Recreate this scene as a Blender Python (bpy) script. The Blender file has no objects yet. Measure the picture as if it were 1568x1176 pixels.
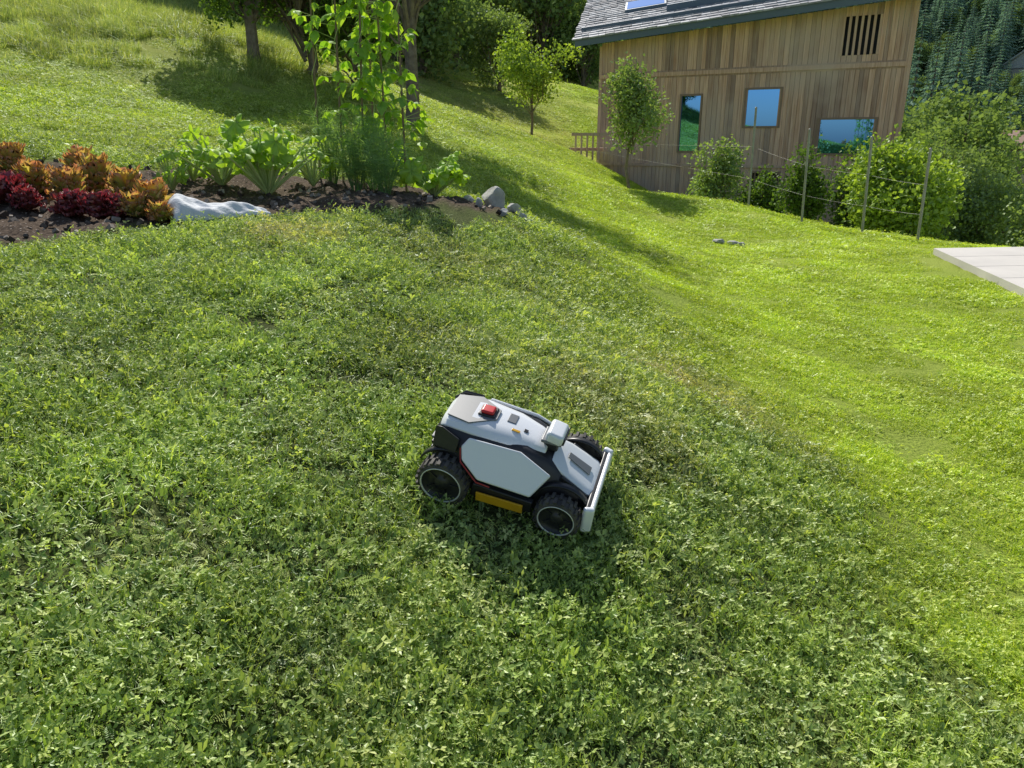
import bpy, math, random, time
import numpy as np
from mathutils import Vector, Matrix, Euler
T0=time.time()
rad=math.radians
rng=np.random.default_rng(7); random.seed(7)
scene=bpy.context.scene
F=1150.0; PIT=rad(18); CZ=1.55
cp,sp=math.cos(PIT),math.sin(PIT)
def ray(u,v):
    a=(u-784)/F; b=(588-v)/F
    return np.array([a,cp+b*sp,-sp+b*cp])
def P(u,v,Y):
    d=ray(u,v); return np.array([0,0,CZ])+d*(Y/d[1])
# ------------------------------------------------------------------ terrain
cps=[P(*t) for t in [
 (784,1176,1.42),(0,1176,1.12),(1568,1176,1.6),(400,950,1.62),(0,800,1.72),(688,757,2.30),(850,822,2.17),(888,715,2.50),
 (1568,900,2.5),(1200,900,2.25),(1200,650,3.9),(1568,650,4.2),(400,600,2.85),(0,560,2.6),(784,560,3.2),(1000,600,3.4),(0,450,3.4),(0,375,4.6),
 (400,450,3.8),(400,332,5.7),(200,355,5.0),(700,318,6.6),(700,450,4.4),(820,345,7.2),(900,450,5.5),(1010,500,5.5),(1000,420,8),
 (900,370,9),(1200,500,6.4),(1568,445,8.0),(1250,400,10.4),(1430,384,11.4),(1110,374,12.6),(1030,330,15),(965,292,18),
 (850,330,11),(800,250,16),(700,200,20),(815,217,32),(900,240,27),(1060,302,17.5),(1146,318,17),(1228,340,15.3),(1400,369,13),
 (0,230,7.2),(0,60,15),(200,130,14),(330,60,18),(450,130,17),(600,170,18),(0,0,20),(340,235,9),(600,250,10),(600,300,7.6),(200,300,6.5),
 (720,110,50),(880,130,50),(890,200,38)]]
cps+= [np.array(t,float) for t in [(6,22,-1.2),(10,20,-2),(14,15,-1.8),(12,30,-2.4),(5,30,-.2),(20,25,-4),(3,31,.6),
 (-15,0,2.0),(-8,-5,.3),(0,-6,-.8),(6,-4,-.5),(9,3,-.1),(14,9,-.1),(20,10,-1.2),(30,30,-5),(-30,10,6),(-30,40,13),(0,72,9.5),(-20,60,14),
 (22,62,-2),(45,60,-8),(45,0,-4),(0,-50,-5),(-40,-30,-4),(-25,-12,-.5),(40,-40,-5),(0,0,-.1),(-1.5,.6,.3),(2,.5,-.1)]]
cps=np.array(cps)
def Kf(d2): return 0.5*d2*np.log(d2+1e-9)
def fit(p,lam):
    n=len(p); d2=((p[:,None,:2]-p[None,:,:2])**2).sum(-1)
    A=np.zeros((n+3,n+3)); A[:n,:n]=Kf(d2)+lam*np.diag(0.15+np.hypot(p[:,0],p[:,1])*.3)
    A[:n,n]=1;A[:n,n+1:]=p[:,:2];A[n,:n]=1;A[n+1:,:n]=p[:,:2].T
    return np.linalg.solve(A,np.r_[p[:,2],0,0,0])
W=fit(cps,0.02)
def tps(x,y):
    out=np.zeros_like(x)
    for i in range(0,len(x),20000):
        xs=x[i:i+20000];ys=y[i:i+20000]
        d2=(xs[:,None]-cps[None,:,0])**2+(ys[:,None]-cps[None,:,1])**2
        out[i:i+20000]=Kf(d2)@W[:-3]+W[-3]+W[-2]*xs+W[-1]*ys
    return out
_sn=[(rng.uniform(0,6.28),rng.uniform(0,6.28)) for _ in range(40)]
def snoise(x,y,f,o=0):
    s=0
    for i in range(6):
        a,ph=_sn[(o*6+i)%40]
        k=f*(0.7+.16*i)*6.28
        s=s+np.sin((x*math.cos(a)+y*math.sin(a))*k+ph)
    return s/2.6
def inpoly(x,y,poly):
    ins=np.zeros(x.shape,bool);dm=np.full(x.shape,1e9);n=len(poly)
    for i in range(n):
        x1,y1=poly[i];x2,y2=poly[(i+1)%n]
        c=((y1>y)!=(y2>y))&(x<(x2-x1)*(y-y1)/(y2-y1+1e-12)+x1)
        ins^=c
        t=np.clip(((x-x1)*(x2-x1)+(y-y1)*(y2-y1))/((x2-x1)**2+(y2-y1)**2),0,1)
        dm=np.minimum(dm,np.hypot(x-x1-t*(x2-x1),y-y1-t*(y2-y1)))
    return np.where(ins,dm,-dm)
patA=P(1430,380,11.0)[:2];_c=P(1568,436,7.9)[:2];patC=patA+(_c-patA)*1.75
patio=np.array([patA,patC,patC+np.array([9,1]),patA+np.array([9,1.0])])
PZ=None
def height(x,y):
    x=np.atleast_1d(np.asarray(x,float));y=np.atleast_1d(np.asarray(y,float))
    r=np.hypot(x,y)+1e-6
    k=np.minimum(1,70/r)
    z=tps(x*k,y*k)
    th=np.degrees(np.arctan2(x,y))
    fr=np.clip((95-np.abs(th))/30,0,1)
    r0=75+65*np.clip((th-12)/12,0,1)
    z=z+np.maximum(0,r-r0)*(-.05+.57*fr)
    near=np.clip(1-r/30,0,1)
    z=z+near*(.006*snoise(x,y,1.3,1)+.006*snoise(x,y,3.1,2))
    z=z+fr*np.clip(r/60-.3,0,3)*.5*snoise(x,y,.03,3)
    if PZ is not None:
        d=inpoly(x,y,patio);w=np.clip((d+.9)/.9,0,1);z=z*(1-w)+(PZ-.09)*w;z=np.where(d>.05,PZ-.3,z)
    return z
def gz(x,y): return float(height(x,y)[0])
PZ=P(1430,380,11.0)[2]
def hit(u,v,ymin=.8,ymax=80):
    d=ray(u,v); Ys=np.exp(np.linspace(math.log(ymin),math.log(ymax),1500))
    t=Ys/d[1]; zz=CZ+d[2]*t; h=height(d[0]*t,Ys)
    i=np.argmax(zz<h)
    if not (zz<h).any(): i=len(Ys)-1
    return np.array([d[0]*t[i],Ys[i],h[i]])
bedpx=[(-260,380,3.6),(0,372,4.55),(200,352,5.0),(400,330,5.65),(600,318,6.2),(730,308,6.7),(800,318,7.1),(775,285,8.0),(600,270,8.4),(300,262,7.7),(0,262,6.9),(-260,262,6.0)]
bed=np.array([P(*t)[:2] for t in bedpx])
def soilf(x,y): return np.clip((inpoly(x,y,bed)+.08*snoise(x,y,1.1,1)+.04*snoise(x,y,4,2))/.12+.5,0,1)
dryc=[(hit(1110,610),.45,.7),(hit(1020,560),.4,.45),(hit(850,560),.5,.35),(hit(1000,690),.4,.3),(hit(760,430),.6,.35),(hit(660,950),.2,.3),(hit(200,830),.15,.25),(hit(1130,540),.4,.35),(hit(480,360),.5,.4)]
def dryf(x,y):
    d=0
    for c,r,a in dryc: d=d+a*np.exp(-((x-c[0])**2+(y-c[1])**2)/r**2)
    n=.5+.5*snoise(x,y,1.6,4)
    d=.05+d*(.3+1.0*n)+.16*np.clip(snoise(x,y,1.2,5),0,1)
    rr=np.hypot(x,y)
    d=d+.35*np.clip((rr-14)/20,0,1)*(.7+.5*n)*(x<3)+.25*np.clip((rr-13)/6,0,1)*(x<-4)
    return np.clip(d,0,1)
def lushf(x,y):
    toe=np.interp(y,[0,2.7,4,6,9,13],[1.4,1.35,1.1,.75,.6,0.2])
    l=np.clip((x-toe)/1.3+.2*snoise(x,y,.7,3)+.4,0,1)
    return np.maximum(l,.6*np.clip((np.hypot(x,y)-6)/5,0,1))

# ------------------------------------------------------------------ materials
def newmat(name):
    m=bpy.data.materials.new(name);m.use_nodes=True;nt=m.node_tree;nt.nodes.clear()
    o=nt.nodes.new('ShaderNodeOutputMaterial');return m,nt,o
def N(nt,t,**k):
    n=nt.nodes.new(t)
    for a,b in k.items(): setattr(n,a,b)
    return n
def mixc(nt,f,a,b,mode='MIX'):
    n=N(nt,'ShaderNodeMix',data_type='RGBA',blend_type=mode)
    for s,val in ((n.inputs[0],f),(n.inputs[6],a),(n.inputs[7],b)):
        if isinstance(val,bpy.types.NodeSocket): nt.links.new(val,s)
        elif isinstance(val,(int,float)): s.default_value=val
        else: s.default_value=(*val,1)
    return n.outputs[2]
def noise(nt,scale,detail=3,coord='pos',rough=.6,vec=None):
    n=N(nt,'ShaderNodeTexNoise');n.inputs['Scale'].default_value=scale;n.inputs['Detail'].default_value=detail;n.inputs['Roughness'].default_value=rough
    if vec is not None: nt.links.new(vec,n.inputs['Vector'])
    elif coord=='pos': nt.links.new(N(nt,'ShaderNodeNewGeometry').outputs['Position'],n.inputs['Vector'])
    else: nt.links.new(N(nt,'ShaderNodeTexCoord').outputs['Object'],n.inputs['Vector'])
    return n.outputs['Fac']
def ramp(nt,f,a,b):
    n=N(nt,'ShaderNodeMapRange');nt.links.new(f,n.inputs[0]);n.inputs[1].default_value=a;n.inputs[2].default_value=b;return n.outputs[0]
def attr(nt,name,typ='GEOMETRY'):
    n=N(nt,'ShaderNodeAttribute',attribute_name=name);n.attribute_type=typ;return n.outputs['Fac']
def leafmat(name,ca,cb,trans=.45,gloss=.04,rough=.5,grass=False,tcol=None,nscale=0):
    m,nt,o=newmat(name)
    c=mixc(nt,attr(nt,'tint'),ca,cb)
    if grass:
        lush=attr(nt,'lush','INSTANCER');dry=attr(nt,'dry','INSTANCER')
        lc=mixc(nt,attr(nt,'tint'),(.34,.50,.03),(.80,.90,.10))
        c=mixc(nt,lush,c,lc)
        ad=N(nt,'ShaderNodeMath',operation='MULTIPLY_ADD');nt.links.new(attr(nt,'tint'),ad.inputs[0]);ad.inputs[1].default_value=.5
        nt.links.new(dry,ad.inputs[2])
        mm=ramp(nt,ad.outputs[0],.38,1.15)
        c=mixc(nt,mm,c,(.72,.64,.34))
        br=attr(nt,'bri','INSTANCER')
        hs=N(nt,'ShaderNodeVectorMath',operation='SCALE');nt.links.new(c,hs.inputs[0]);nt.links.new(br,hs.inputs[3]);c=hs.outputs[0]
    if nscale:
        nz=ramp(nt,noise(nt,nscale,1),.3,.7)
        c=mixc(nt,nz,mixc(nt,1.0,c,(.74,.78,.8),'MULTIPLY'),c)
    d=N(nt,'ShaderNodeBsdfDiffuse');nt.links.new(c,d.inputs[0])
    t=N(nt,'ShaderNodeBsdfTranslucent')
    tc=mixc(nt,1.0,c,tcol or (1.2,1.2,.5),'MULTIPLY');nt.links.new(tc,t.inputs[0])
    a=N(nt,'ShaderNodeMixShader');a.inputs[0].default_value=trans
    nt.links.new(d.outputs[0],a.inputs[1]);nt.links.new(t.outputs[0],a.inputs[2])
    if gloss:
        g=N(nt,'ShaderNodeBsdfGlossy');g.inputs['Roughness'].default_value=rough;g.inputs[0].default_value=(.85,.9,.85,1)
        b=N(nt,'ShaderNodeMixShader');b.inputs[0].default_value=gloss
        nt.links.new(a.outputs[0],b.inputs[1]);nt.links.new(g.outputs[0],b.inputs[2]);nt.links.new(b.outputs[0],o.inputs[0])
    else: nt.links.new(a.outputs[0],o.inputs[0])
    return m
def pmat(name,col,rough=.6,metal=0,nz=None,bump=0,bscale=50,spec=.5,tint=None,coord='obj'):
    m,nt,o=newmat(name);p=N(nt,'ShaderNodeBsdfPrincipled');nt.links.new(p.outputs[0],o.inputs[0])
    p.inputs['Roughness'].default_value=rough;p.inputs['Metallic'].default_value=metal;p.inputs['Specular IOR Level'].default_value=spec
    c=None
    if nz:
        c=mixc(nt,ramp(nt,noise(nt,nz[0],5,coord),.3,.7),col,nz[1])
    if tint:
        c=mixc(nt,attr(nt,'tint'),c if c is not None else col,mixc(nt,1.0,c,tint,'MULTIPLY') if c is not None else tint)
    if c is not None: nt.links.new(c,p.inputs['Base Color'])
    else: p.inputs['Base Color'].default_value=(*col,1)
    if bump:
        b=N(nt,'ShaderNodeBump');b.inputs['Strength'].default_value=bump;b.inputs['Distance'].default_value=.02
        nt.links.new(noise(nt,bscale,5,coord),b.inputs['Height']);nt.links.new(b.outputs[0],p.inputs['Normal'])
    return m

# ------------------------------------------------------------------ mesh builder
class MB:
    def __init__(s): s.v=[];s.q=[];s.t=[];s.n=0;s.qm=[]
    def add(s,verts,quads,tint=0,mi=0):
        verts=np.asarray(verts,float);quads=np.asarray(quads,int)
        s.v.append(verts);s.q.append(quads+s.n);s.qm.append(np.full(len(quads),mi))
        s.t.append(np.broadcast_to(np.asarray(tint,float),(len(verts),)).copy());s.n+=len(verts)
    def obj(s,name,mats,smooth=False,parent=None,link=True):
        v=np.concatenate(s.v);q=np.concatenate(s.q);t=np.concatenate(s.t);mi=np.concatenate(s.qm)
        me=bpy.data.meshes.new(name)
        me.vertices.add(len(v));me.vertices.foreach_set('co',v.ravel())
        me.loops.add(q.size);me.loops.foreach_set('vertex_index',q.ravel())
        me.polygons.add(len(q));me.polygons.foreach_set('loop_start',np.arange(len(q))*4)
        me.polygons.foreach_set('loop_total',np.full(len(q),4))
        for m in (mats if isinstance(mats,list) else [mats]): me.materials.append(m)
        me.polygons.foreach_set('material_index',mi)
        a=me.attributes.new('tint','FLOAT','POINT');a.data.foreach_set('value',t)
        me.update(calc_edges=True);me.validate()
        me.polygons.foreach_set('use_smooth',np.full(len(me.polygons),bool(smooth)))
        ob=bpy.data.objects.new(name,me)
        if link: scene.collection.objects.link(ob)
        if parent: ob.parent=parent
        return ob
    def tube(s,pts,rs,n=6,tint=0,mi=0):
        pts=np.asarray(pts,float);V=[]
        for i,p in enumerate(pts):
            d=pts[min(i+1,len(pts)-1)]-pts[max(i-1,0)];d/=np.linalg.norm(d)+1e-9
            a=np.cross(d,[.3,.9,.1] if abs(d[2])>.8 else [0,0,1]);a/=np.linalg.norm(a);b=np.cross(d,a)
            for k in range(n):
                an=2*math.pi*k/n;V.append(p+rs[i]*(math.cos(an)*a+math.sin(an)*b))
        Q=[[i*n+k,i*n+(k+1)%n,(i+1)*n+(k+1)%n,(i+1)*n+k] for i in range(len(pts)-1) for k in range(n)]
        s.add(V,Q,tint,mi)
    def box(s,c,sz,R=None,tint=0,mi=0):
        V=np.array([[x,y,z] for x in(-.5,.5) for y in(-.5,.5) for z in(-.5,.5)])*np.asarray(sz)
        if R is not None: V=V@np.asarray(R).T
        s.add(V+np.asarray(c),[[0,1,3,2],[4,6,7,5],[0,4,5,1],[2,3,7,6],[0,2,6,4],[1,5,7,3]],tint,mi)
    def leaves(s,C,size,asp=.45,up=0.3,tint=None,mi=0,fold=.15,droop=0):
        n=len(C);size=np.broadcast_to(size,(n,))[:,None]
        d=rng.normal(size=(n,3));d[:,2]-=droop;d/=np.linalg.norm(d,axis=1)[:,None]
        nn=rng.normal(size=(n,3));nn[:,2]+=up*3
        w=np.cross(d,nn);w/=np.linalg.norm(w,axis=1)[:,None]+1e-9
        nn=np.cross(w,d)
        V=np.stack([C,C+d*size*.5+w*size*asp+nn*size*fold,C+d*size,C+d*size*.5-w*size*asp+nn*size*fold],1).reshape(-1,3)
        Q=np.arange(4*n).reshape(-1,4)
        if tint is None: tint=rng.random(n)
        s.add(V,Q,np.repeat(np.broadcast_to(tint,(n,)),4),mi)
def empty(name,loc=(0,0,0)):
    e=bpy.data.objects.new(name,None);e.location=loc;scene.collection.objects.link(e);return e

# ------------------------------------------------------------------ terrain mesh
def make_terrain():
    nr,na=330,900
    rs=np.concatenate([[0.02],np.exp(np.linspace(math.log(.35),math.log(650),nr-1))])
    t=np.linspace(0,1,na,endpoint=False);ang=2*math.pi*t
    ang=ang-.75*np.sin(ang)*1.0
    A,R=np.meshgrid(ang,rs)
    x=(R*np.sin(A)).ravel();y=(R*np.cos(A)).ravel()
    z=height(x,y)
    so=soilf(x,y);rr=np.hypot(x,y)
    z=z+so*(.02*snoise(x,y,2.2,1)+.012*snoise(x,y,6,2)+.03)
    v=np.stack([x,y,z],1)
    i=np.arange(nr-1)[:,None]*na;k=np.arange(na)[None];k2=(k+1)%na
    q=np.stack([i+k,i+na+k,i+na+k2,i+k2],-1).reshape(-1,4)
    mb=MB();mb.add(v,q[:,::-1],0)
    m,nt,o=newmat('ground_mat')
    p=N(nt,'ShaderNodeBsdfPrincipled');nt.links.new(p.outputs[0],o.inputs[0]);p.inputs['Roughness'].default_value=1;p.inputs['Specular IOR Level'].default_value=.1
    n1=ramp(nt,noise(nt,60,4),.3,.7)
    near=mixc(nt,n1,(.03,.045,.012),(.12,.14,.05))  # dark soil green, with the shade of gaps between leaves painted in
    near=mixc(nt,attr(nt,'lush'),near,mixc(nt,n1,(.16,.23,.03),(.36,.43,.08)))
    far=mixc(nt,ramp(nt,noise(nt,5,6),.3,.7),(.24,.36,.03),(.52,.60,.09))
    far=mixc(nt,ramp(nt,noise(nt,.6,4),.35,.7),far,(.60,.59,.17))
    c=mixc(nt,attr(nt,'farw'),near,far)
    c=mixc(nt,attr(nt,'forest'),c,(.07,.11,.05))
    sc=mixc(nt,ramp(nt,noise(nt,35,6),.3,.7),(.035,.025,.018),(.17,.125,.09))
    vor=N(nt,'ShaderNodeTexVoronoi');vor.inputs['Scale'].default_value=30;nt.links.new(N(nt,'ShaderNodeNewGeometry').outputs['Position'],vor.inputs['Vector'])
    sc=mixc(nt,ramp(nt,vor.outputs['Distance'],.22,.12),sc,(.34,.29,.25))
    c=mixc(nt,attr(nt,'soil'),c,sc)
    nt.links.new(c,p.inputs['Base Color'])
    b=N(nt,'ShaderNodeBump');b.inputs['Strength'].default_value=.8;b.inputs['Distance'].default_value=.03
    nt.links.new(noise(nt,40,6),b.inputs['Height']);nt.links.new(b.outputs[0],p.inputs['Normal'])
    ob=mb.obj('ground',m,True)
    me=ob.data
    for nm,val in (('soil',so),('farw',np.clip((rr-8)/22,0,1)),('forest',np.clip((rr-80)/20,0,1)),('lush',lushf(x,y))):
        a=me.attributes.new(nm,'FLOAT','POINT');a.data.foreach_set('value',val.astype(np.float32))
    return ob
make_terrain()

# ------------------------------------------------------------------ instancing
def instancer(name,srcs,pos,rot,scl,idx,attrs={}):
    col=bpy.data.collections.new(name+'_source')
    for i,o in enumerate(srcs):
        o.name='%s_src_%02d'%(name,i);col.objects.link(o)
    me=bpy.data.meshes.new(name);me.vertices.add(len(pos));me.vertices.foreach_set('co',np.asarray(pos,np.float32).ravel())
    def A(n,t,v,f): a=me.attributes.new(n,t,'POINT');a.data.foreach_set(f,v)
    A('rot','FLOAT_VECTOR',np.asarray(rot,np.float32).ravel(),'vector');A('scl','FLOAT_VECTOR',np.asarray(scl,np.float32).ravel(),'vector')
    A('idx','INT',np.asarray(idx,np.int32),'value')
    for k,v in attrs.items(): A(k,'FLOAT',np.asarray(v,np.float32),'value')
    ob=bpy.data.objects.new(name,me);scene.collection.objects.link(ob)
    g=bpy.data.node_groups.new(name+'_gn','GeometryNodeTree')
    g.interface.new_socket('Geometry',in_out='INPUT',socket_type='NodeSocketGeometry');g.interface.new_socket('Geometry',in_out='OUTPUT',socket_type='NodeSocketGeometry')
    gi=g.nodes.new('NodeGroupInput');go=g.nodes.new('NodeGroupOutput')
    ci=g.nodes.new('GeometryNodeCollectionInfo');ci.inputs['Collection'].default_value=col;ci.inputs['Separate Children'].default_value=True;ci.inputs['Reset Children'].default_value=True
    ip=g.nodes.new('GeometryNodeInstanceOnPoints');ip.inputs['Pick Instance'].default_value=True
    def na(n,t):
        x=g.nodes.new('GeometryNodeInputNamedAttribute');x.data_type=t;x.inputs['Name'].default_value=n
        return [s for s in x.outputs if s.enabled and s.name=='Attribute'][0]
    e=g.nodes.new('FunctionNodeEulerToRotation')
    g.links.new(gi.outputs[0],ip.inputs['Points']);g.links.new(ci.outputs[0],ip.inputs['Instance'])
    g.links.new(na('idx','INT'),ip.inputs['Instance Index']);g.links.new(na('rot','FLOAT_VECTOR'),e.inputs[0]);g.links.new(e.outputs[0],ip.inputs['Rotation'])
    g.links.new(na('scl','FLOAT_VECTOR'),ip.inputs['Scale']);g.links.new(ip.outputs[0],go.inputs[0])
    md=ob.modifiers.new('scatter','NODES');md.node_group=g
    return ob
def align_rot(x,y,phi):
    e=.08;gx=(height(x+e,y)-height(x-e,y))/(2*e);gy=(height(x,y+e)-height(x,y-e))/(2*e)
    n=np.stack([-gx,-gy,np.ones_like(gx)],1);n/=np.linalg.norm(n,axis=1)[:,None]
    X=np.stack([np.cos(phi),np.sin(phi),np.zeros_like(phi)],1);X-=n*(X*n).sum(1)[:,None];X/=np.linalg.norm(X,axis=1)[:,None]
    Y=np.cross(n,X)
    return np.stack([np.arctan2(Y[:,2],n[:,2]),np.arcsin(np.clip(-X[:,2],-1,1)),np.arctan2(X[:,1],X[:,0])],1)

# ------------------------------------------------------------------ grass
G_mat=leafmat('lawn_leaf_mat',(.13,.235,.045),(.66,.80,.23),trans=.40,gloss=.05,rough=.45,grass=True)  # wide dark-to-bright colour range paints in sunlit leaves over shaded ones
GR=.19
def disc(n,R):
    r=R*np.sqrt(rng.random(n));a=rng.random(n)*6.283;return r*np.cos(a),r*np.sin(a)
def blades(mb,n,R,l0,l1,w,lean=.6,tint=None):
    bx_,by_=disc(n,R)
    b=np.stack([bx_,by_,np.full(n,-.004)],1)
    tuft=.75+.45*snoise(bx_,by_,7,2)
    la=rng.random(n)*6.283;L=rng.uniform(l0,l1,n)*np.clip(tuft,.35,1.6);le=rng.random(n)*lean
    h=np.stack([np.cos(la),np.sin(la),np.zeros(n)],1);s=np.stack([-np.sin(la),np.cos(la),np.zeros(n)],1)
    tw=rng.normal(0,.7,n)[:,None];s=s*np.cos(tw)+h*np.sin(tw)
    z=np.array([0,0,1.]);L=L[:,None];le=le[:,None]
    m=b+z*L*.55+h*L*le*.35;t=b+z*L*(1-.45*le)+h*L*le
    ww=w*rng.uniform(.6,1.3,n)[:,None]
    V=np.stack([b-s*ww*.5,b+s*ww*.5,m+s*ww*.45,m-s*ww*.45,t+s*ww*.08,t-s*ww*.08],1).reshape(-1,3)
    i=np.arange(n)[:,None]*6
    Q=np.concatenate([i+[[0,1,2,3]],i+[[3,2,4,5]]])
    tt=rng.random(n)**1.4 if tint is None else np.full(n,tint)
    mb.add(V,Q,np.repeat(tt,6))
def herbs(mb,n,R,h0,h1,sz,k3=3):
    cx,cy=disc(n,R);tuft=np.clip(.75+.7*snoise(cx,cy,5,1),.15,1.9)
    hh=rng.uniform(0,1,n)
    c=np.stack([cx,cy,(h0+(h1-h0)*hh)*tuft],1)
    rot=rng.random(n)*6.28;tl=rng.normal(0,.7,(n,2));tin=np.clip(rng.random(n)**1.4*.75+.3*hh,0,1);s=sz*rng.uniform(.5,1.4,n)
    for k in range(k3):
        an=rot+k*6.283/k3+rng.normal(0,.4,n)
        d=np.stack([np.cos(an),np.sin(an),tl[:,0]*np.cos(an)+tl[:,1]*np.sin(an)+rng.normal(0,.35,n)],1)
        w=np.stack([-np.sin(an),np.cos(an),-tl[:,0]*np.sin(an)+tl[:,1]*np.cos(an)],1)
        S=s[:,None]*rng.uniform(.7,1.2,(n,1));up=np.array([0,0,1.])
        V=np.stack([c,c+d*S*.5+w*S*.3+up*S*.14,c+d*S,c+d*S*.5-w*S*.3+up*S*.14],1).reshape(-1,3)
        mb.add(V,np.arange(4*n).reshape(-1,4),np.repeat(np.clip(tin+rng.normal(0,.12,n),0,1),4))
def fronds(mb,n,R):
    for i in range(n):
        a=rng.random()*6.28;cx,cy=disc(1,R);L=rng.uniform(.03,.055);c=np.array([cx[0],cy[0],.004])
        d=np.array([math.cos(a),math.sin(a),rng.uniform(.3,1.0)]);d/=np.linalg.norm(d);sd=np.array([-math.sin(a),math.cos(a),0])
        m=8;tt=np.linspace(.15,1,m)[:,None]
        base=c+d*L*tt+np.array([0,0,-1])*(tt**2)*L*.35;tn=rng.random()
        for sg in(-1,1):
            wv=sd*sg;ln=.009*np.sin(np.clip(tt*2.9,0,3.1))+.002
            V=np.stack([base,base+wv*ln*.5+d*.004,base+wv*ln+d*.003,base+wv*ln*.5-d*.001],1).reshape(-1,3)
            mb.add(V,np.arange(4*m).reshape(-1,4),tn)
def clump(kind):
    mb=MB()
    if kind=='herb': herbs(mb,300,GR,.006,.050,.0120);blades(mb,280,GR,.02,.052,.0034,1.1);fronds(mb,26,GR)
    elif kind=='mix': herbs(mb,160,GR,.004,.040,.0110);blades(mb,480,GR,.02,.060,.0034,1.1);fronds(mb,12,GR)
    elif kind=='grass': blades(mb,700,GR,.018,.048,.0034,1.1);herbs(mb,50,GR,.004,.022,.010)
    elif kind=='yarrow': fronds(mb,80,GR);blades(mb,200,GR,.02,.05,.003,1.1);herbs(mb,80,GR,.006,.035,.011)
    elif kind=='tall': blades(mb,480,GR*1.2,.10,.30,.005,1.0)
    return mb.obj('c',G_mat,False,link=False)
kinds=['herb','herb','herb','mix','mix','grass','grass','yarrow','tall','tall']
srcs=[clump(k) for k in kinds]
bins=[.6,2,3.5,6,10,16,26,42,62];den=[54,46,35,20,11,6.0,2.8,1.2];scb=[1,1,1.1,1.4,1.9,2.5,3.4,5]
X=[];Y=[];S=[]
for i in range(8):
    a0=rad(44);ar=a0*(bins[i+1]**2-bins[i]**2);n=int(ar*den[i])
    r=np.sqrt(rng.uniform(bins[i]**2,bins[i+1]**2,n));t=rng.uniform(-a0,a0,n)
    X.append(r*np.sin(t));Y.append(r*np.cos(t));S.append(np.interp(r,[(bins[j]+bins[j+1])/2 for j in range(8)],scb)*rng.uniform(.75,1.25,n))
X=np.concatenate(X);Y=np.concatenate(Y);S=np.concatenate(S)
ok=(inpoly(X,Y,bed)<.02-.25*rng.random(len(X)))&(inpoly(X,Y,patio)<-0.14*S)
X,Y,S=X[ok],Y[ok],S[ok]
lu=lushf(X,Y);dr=dryf(X,Y);rr=np.hypot(X,Y)
u=rng.random(len(X));idx=np.where(u<.6,rng.integers(0,3,len(X)),np.where(u<.9,rng.integers(3,5,len(X)),7))
gp=np.clip(lu*.85+dr*.4,0,.95);idx=np.where(rng.random(len(X))<gp,rng.integers(4,7,len(X)),idx)
tall=((rr>16)&(X<-5)&(rng.random(len(X))<.85*np.clip((rr-16)/2.5,0,1)))
idx=np.where(tall,rng.integers(8,10,len(X)),idx)
patch=np.clip(.5+.35*snoise(X,Y,1.6,3)+.3*snoise(X,Y,3.3,4),0.08,1.1)
sz=S*(.9+.25*patch)
zs=np.sqrt(S)*(.6+.65*patch)*(1-.35*lu)*(1-.25*dr)
zs=np.where(tall,S*.42,zs);sz=np.where(tall,S*.6,sz)
sc=np.stack([sz,sz,zs],1)
pos=np.stack([X,Y,height(X,Y)],1)
lu2=np.clip(np.where(tall,.25,lu)+rng.normal(0,.10,len(lu)),0,1)
bri=np.clip(.96+.12*snoise(X,Y,.8,2)+.08*snoise(X,Y,2.6,0)+rng.normal(0,.08,len(X)),.6,1.25)
instancer('lawn_grass',srcs,pos,align_rot(X,Y,rng.random(len(X))*6.28),sc,idx,{'lush':lu2,'dry':np.where(tall,.35,dr),'bri':bri})
print('grass',len(X),time.time()-T0)

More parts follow.
